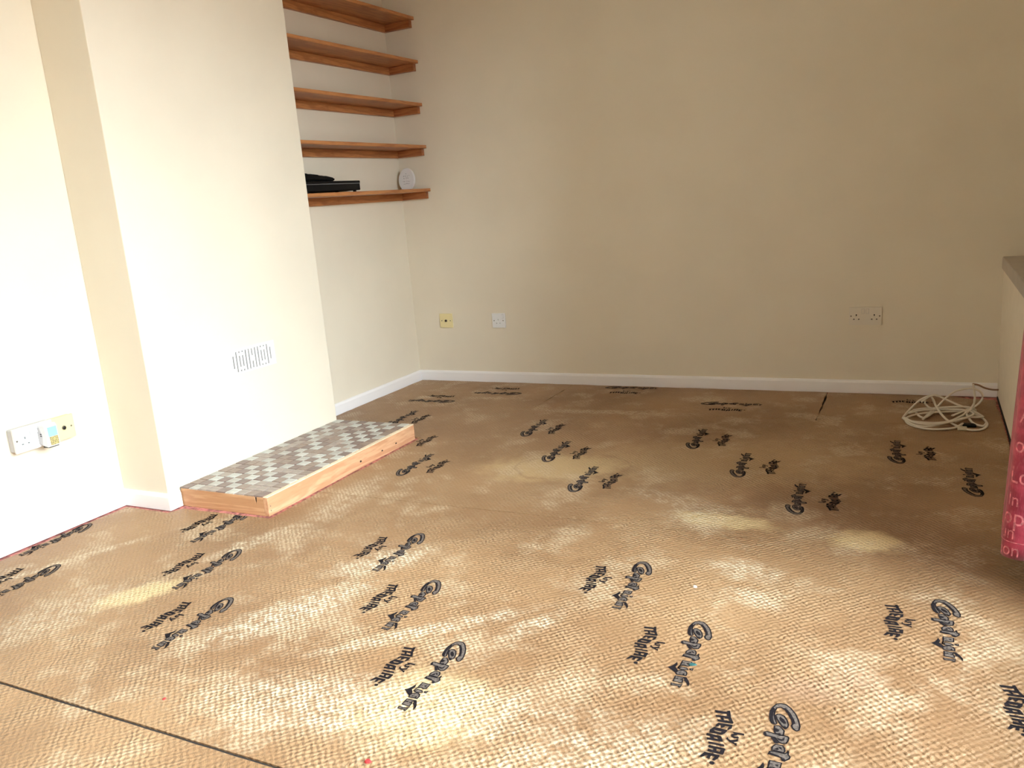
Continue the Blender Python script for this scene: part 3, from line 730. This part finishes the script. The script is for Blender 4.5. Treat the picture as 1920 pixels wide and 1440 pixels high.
# ------------------------------------------------------------------ curtain gathered beside the garden door
HEM, RAIL = 0.082, 2.10
def curt(s, z):
    """s along the gathered cloth (m), z height -> position"""
    k = (z - HEM) / (RAIL - HEM)
    x0 = 3.049 + .050 * min(z, .75)
    ph = s * 2 * math.pi / .19
    amp = .040 * (1 - .35 * k)
    x = x0 + amp * (1 - math.cos(ph)) + .022 * s
    y = -2.012 + .255 * s + .030 * math.sin(ph) * (1 - .3 * k)
    y += -.012 * math.sin(z * 5 + s * 9)
    return Vector((x, y, z))
S0, S1c = -.13, .95
ns, nz = 170, 60
mb = MB(); vs = []
for j in range(nz + 1):
    z = HEM + (RAIL - HEM) * j / nz
    for i in range(ns + 1):
        vs.append(curt(S0 + (S1c - S0) * i / ns, z))
mb.add(vs, [(j * (ns + 1) + i, j * (ns + 1) + i + 1, (j + 1) * (ns + 1) + i + 1, (j + 1) * (ns + 1) + i) for j in range(nz) for i in range(ns)], 0, True)
ct = tag(empty('curtain', (3.12, -1.95, 0)), 'raspberry red curtain with pale lettering hanging beside the low ledge', 'curtain')
def cshift(o):
    o.parent = ct; o.location = (-3.12, 1.95, 0); return o
cloth = cshift(mb.build('cloth', M['curtain']))
sd = cloth.modifiers.new('thick', 'SOLIDIFY'); sd.thickness = .002; sd.offset = 1
hm = MB(); vs = []
for j in range(3):
    for i in range(ns + 1):
        s = S0 + (S1c - S0) * i / ns; p = curt(s, HEM + .045 + (j - 1) * .0011); e = curt(s + .002, p.z) - curt(s - .002, p.z)
        nrm = Vector((-e.y, e.x, 0)).normalized(); vs.append(p + nrm * (.0032 if j == 1 else .0024))
hm.add(vs, [(j * (ns + 1) + i, j * (ns + 1) + i + 1, (j + 1) * (ns + 1) + i + 1, (j + 1) * (ns + 1) + i) for j in range(2) for i in range(ns)], 0, True)
cshift(hm.build('hem_stitch', M['curtain_print']))
def cloth_text(txt, s0, z0, size, flip=False):
    cu = bpy.data.curves.new('lettering', 'FONT'); cu.body = txt; cu.size = size; cu.resolution_u = 3
    to = bpy.data.objects.new('lettering', cu); COL.objects.link(to)
    bpy.context.view_layer.update()
    dg = bpy.context.evaluated_depsgraph_get()
    me = bpy.data.meshes.new_from_object(to.evaluated_get(dg)); bpy.data.objects.remove(to)
    bm = bmesh.new(); bm.from_mesh(me); bmesh.ops.triangulate(bm, faces=bm.faces)
    bmesh.ops.subdivide_edges(bm, edges=[e for e in bm.edges if e.calc_length() > .012], cuts=2); bmesh.ops.triangulate(bm, faces=bm.faces)
    wd = max(v.co.x for v in bm.verts)
    for v in bm.verts:
        a, b2 = v.co.x, v.co.y
        if flip: a, b2 = wd - a, size * .6 - b2
        s, z = s0 - a * .62, z0 + b2
        p = curt(s, z); e = curt(s + .002, z) - curt(s - .002, z)
        v.co = p + Vector((-e.y, e.x, 0)).normalized() * .0030
    bm.to_mesh(me); bm.free(); me.materials.clear(); me.materials.append(M['curtain_print'])
    o = bpy.data.objects.new('lettering', me); COL.objects.link(o); cshift(o)
for t_, s_, z_, sz_, fl_ in (('Au', -.018, .440, .060, False), ('on', -.014, .365, .060, False), ('Lon', -.010, .285, .062, False),
                          ('In', -.012, .225, .050, False), ('ndo', -.006, .165, .066, True), ('un', -.004, .128, .052, True), ('lon', -.006, .090, .050, False)):
    cloth_text(t_, s_, z_, sz_, fl_)

# ------------------------------------------------------------------ scraps on the floor
def scrap(label, x, y, mat, sx, sy, sz, rot):
    rr = random.Random(int(x * 1000)); mb = MB(); n = 7
    a = [(math.cos(2 * math.pi * k / n) * sx * rr.uniform(.7, 1.1), math.sin(2 * math.pi * k / n) * sy * rr.uniform(.7, 1.1)) for k in range(n)]
    vs = [(p[0], p[1], 0) for p in a] + [(p[0] * .7, p[1] * .7, sz * rr.uniform(.6, 1)) for p in a]
    mb.add(vs, [tuple(range(n))[::-1], tuple(range(n, 2 * n))] + [(i, (i + 1) % n, n + (i + 1) % n, n + i) for i in range(n)])
    o = mb.build('floor_scrap', mat, loc=(x, y, 0.0005)); o.rotation_euler = (0, 0, rot); tag(o, label, 'scrap', 'scraps on the underlay')
scrap('scrap of red fluff lying near the dark foreground seam', 1.894, -3.189, M['red_scrap'], .008, .006, .006, .3)
scrap('tiny dark red crumb on the brown underlay', 1.304, -3.174, M['red_scrap'], .004, .005, .003, .3)
scrap('tiny white crumb on the underlay', 2.321, -2.274, M['white_scrap'], .008, .005, .004, .2)
scrap('tiny teal scrap beside printed lettering', 2.409, -2.647, M['teal_scrap'], .011, .005, .004, .3)
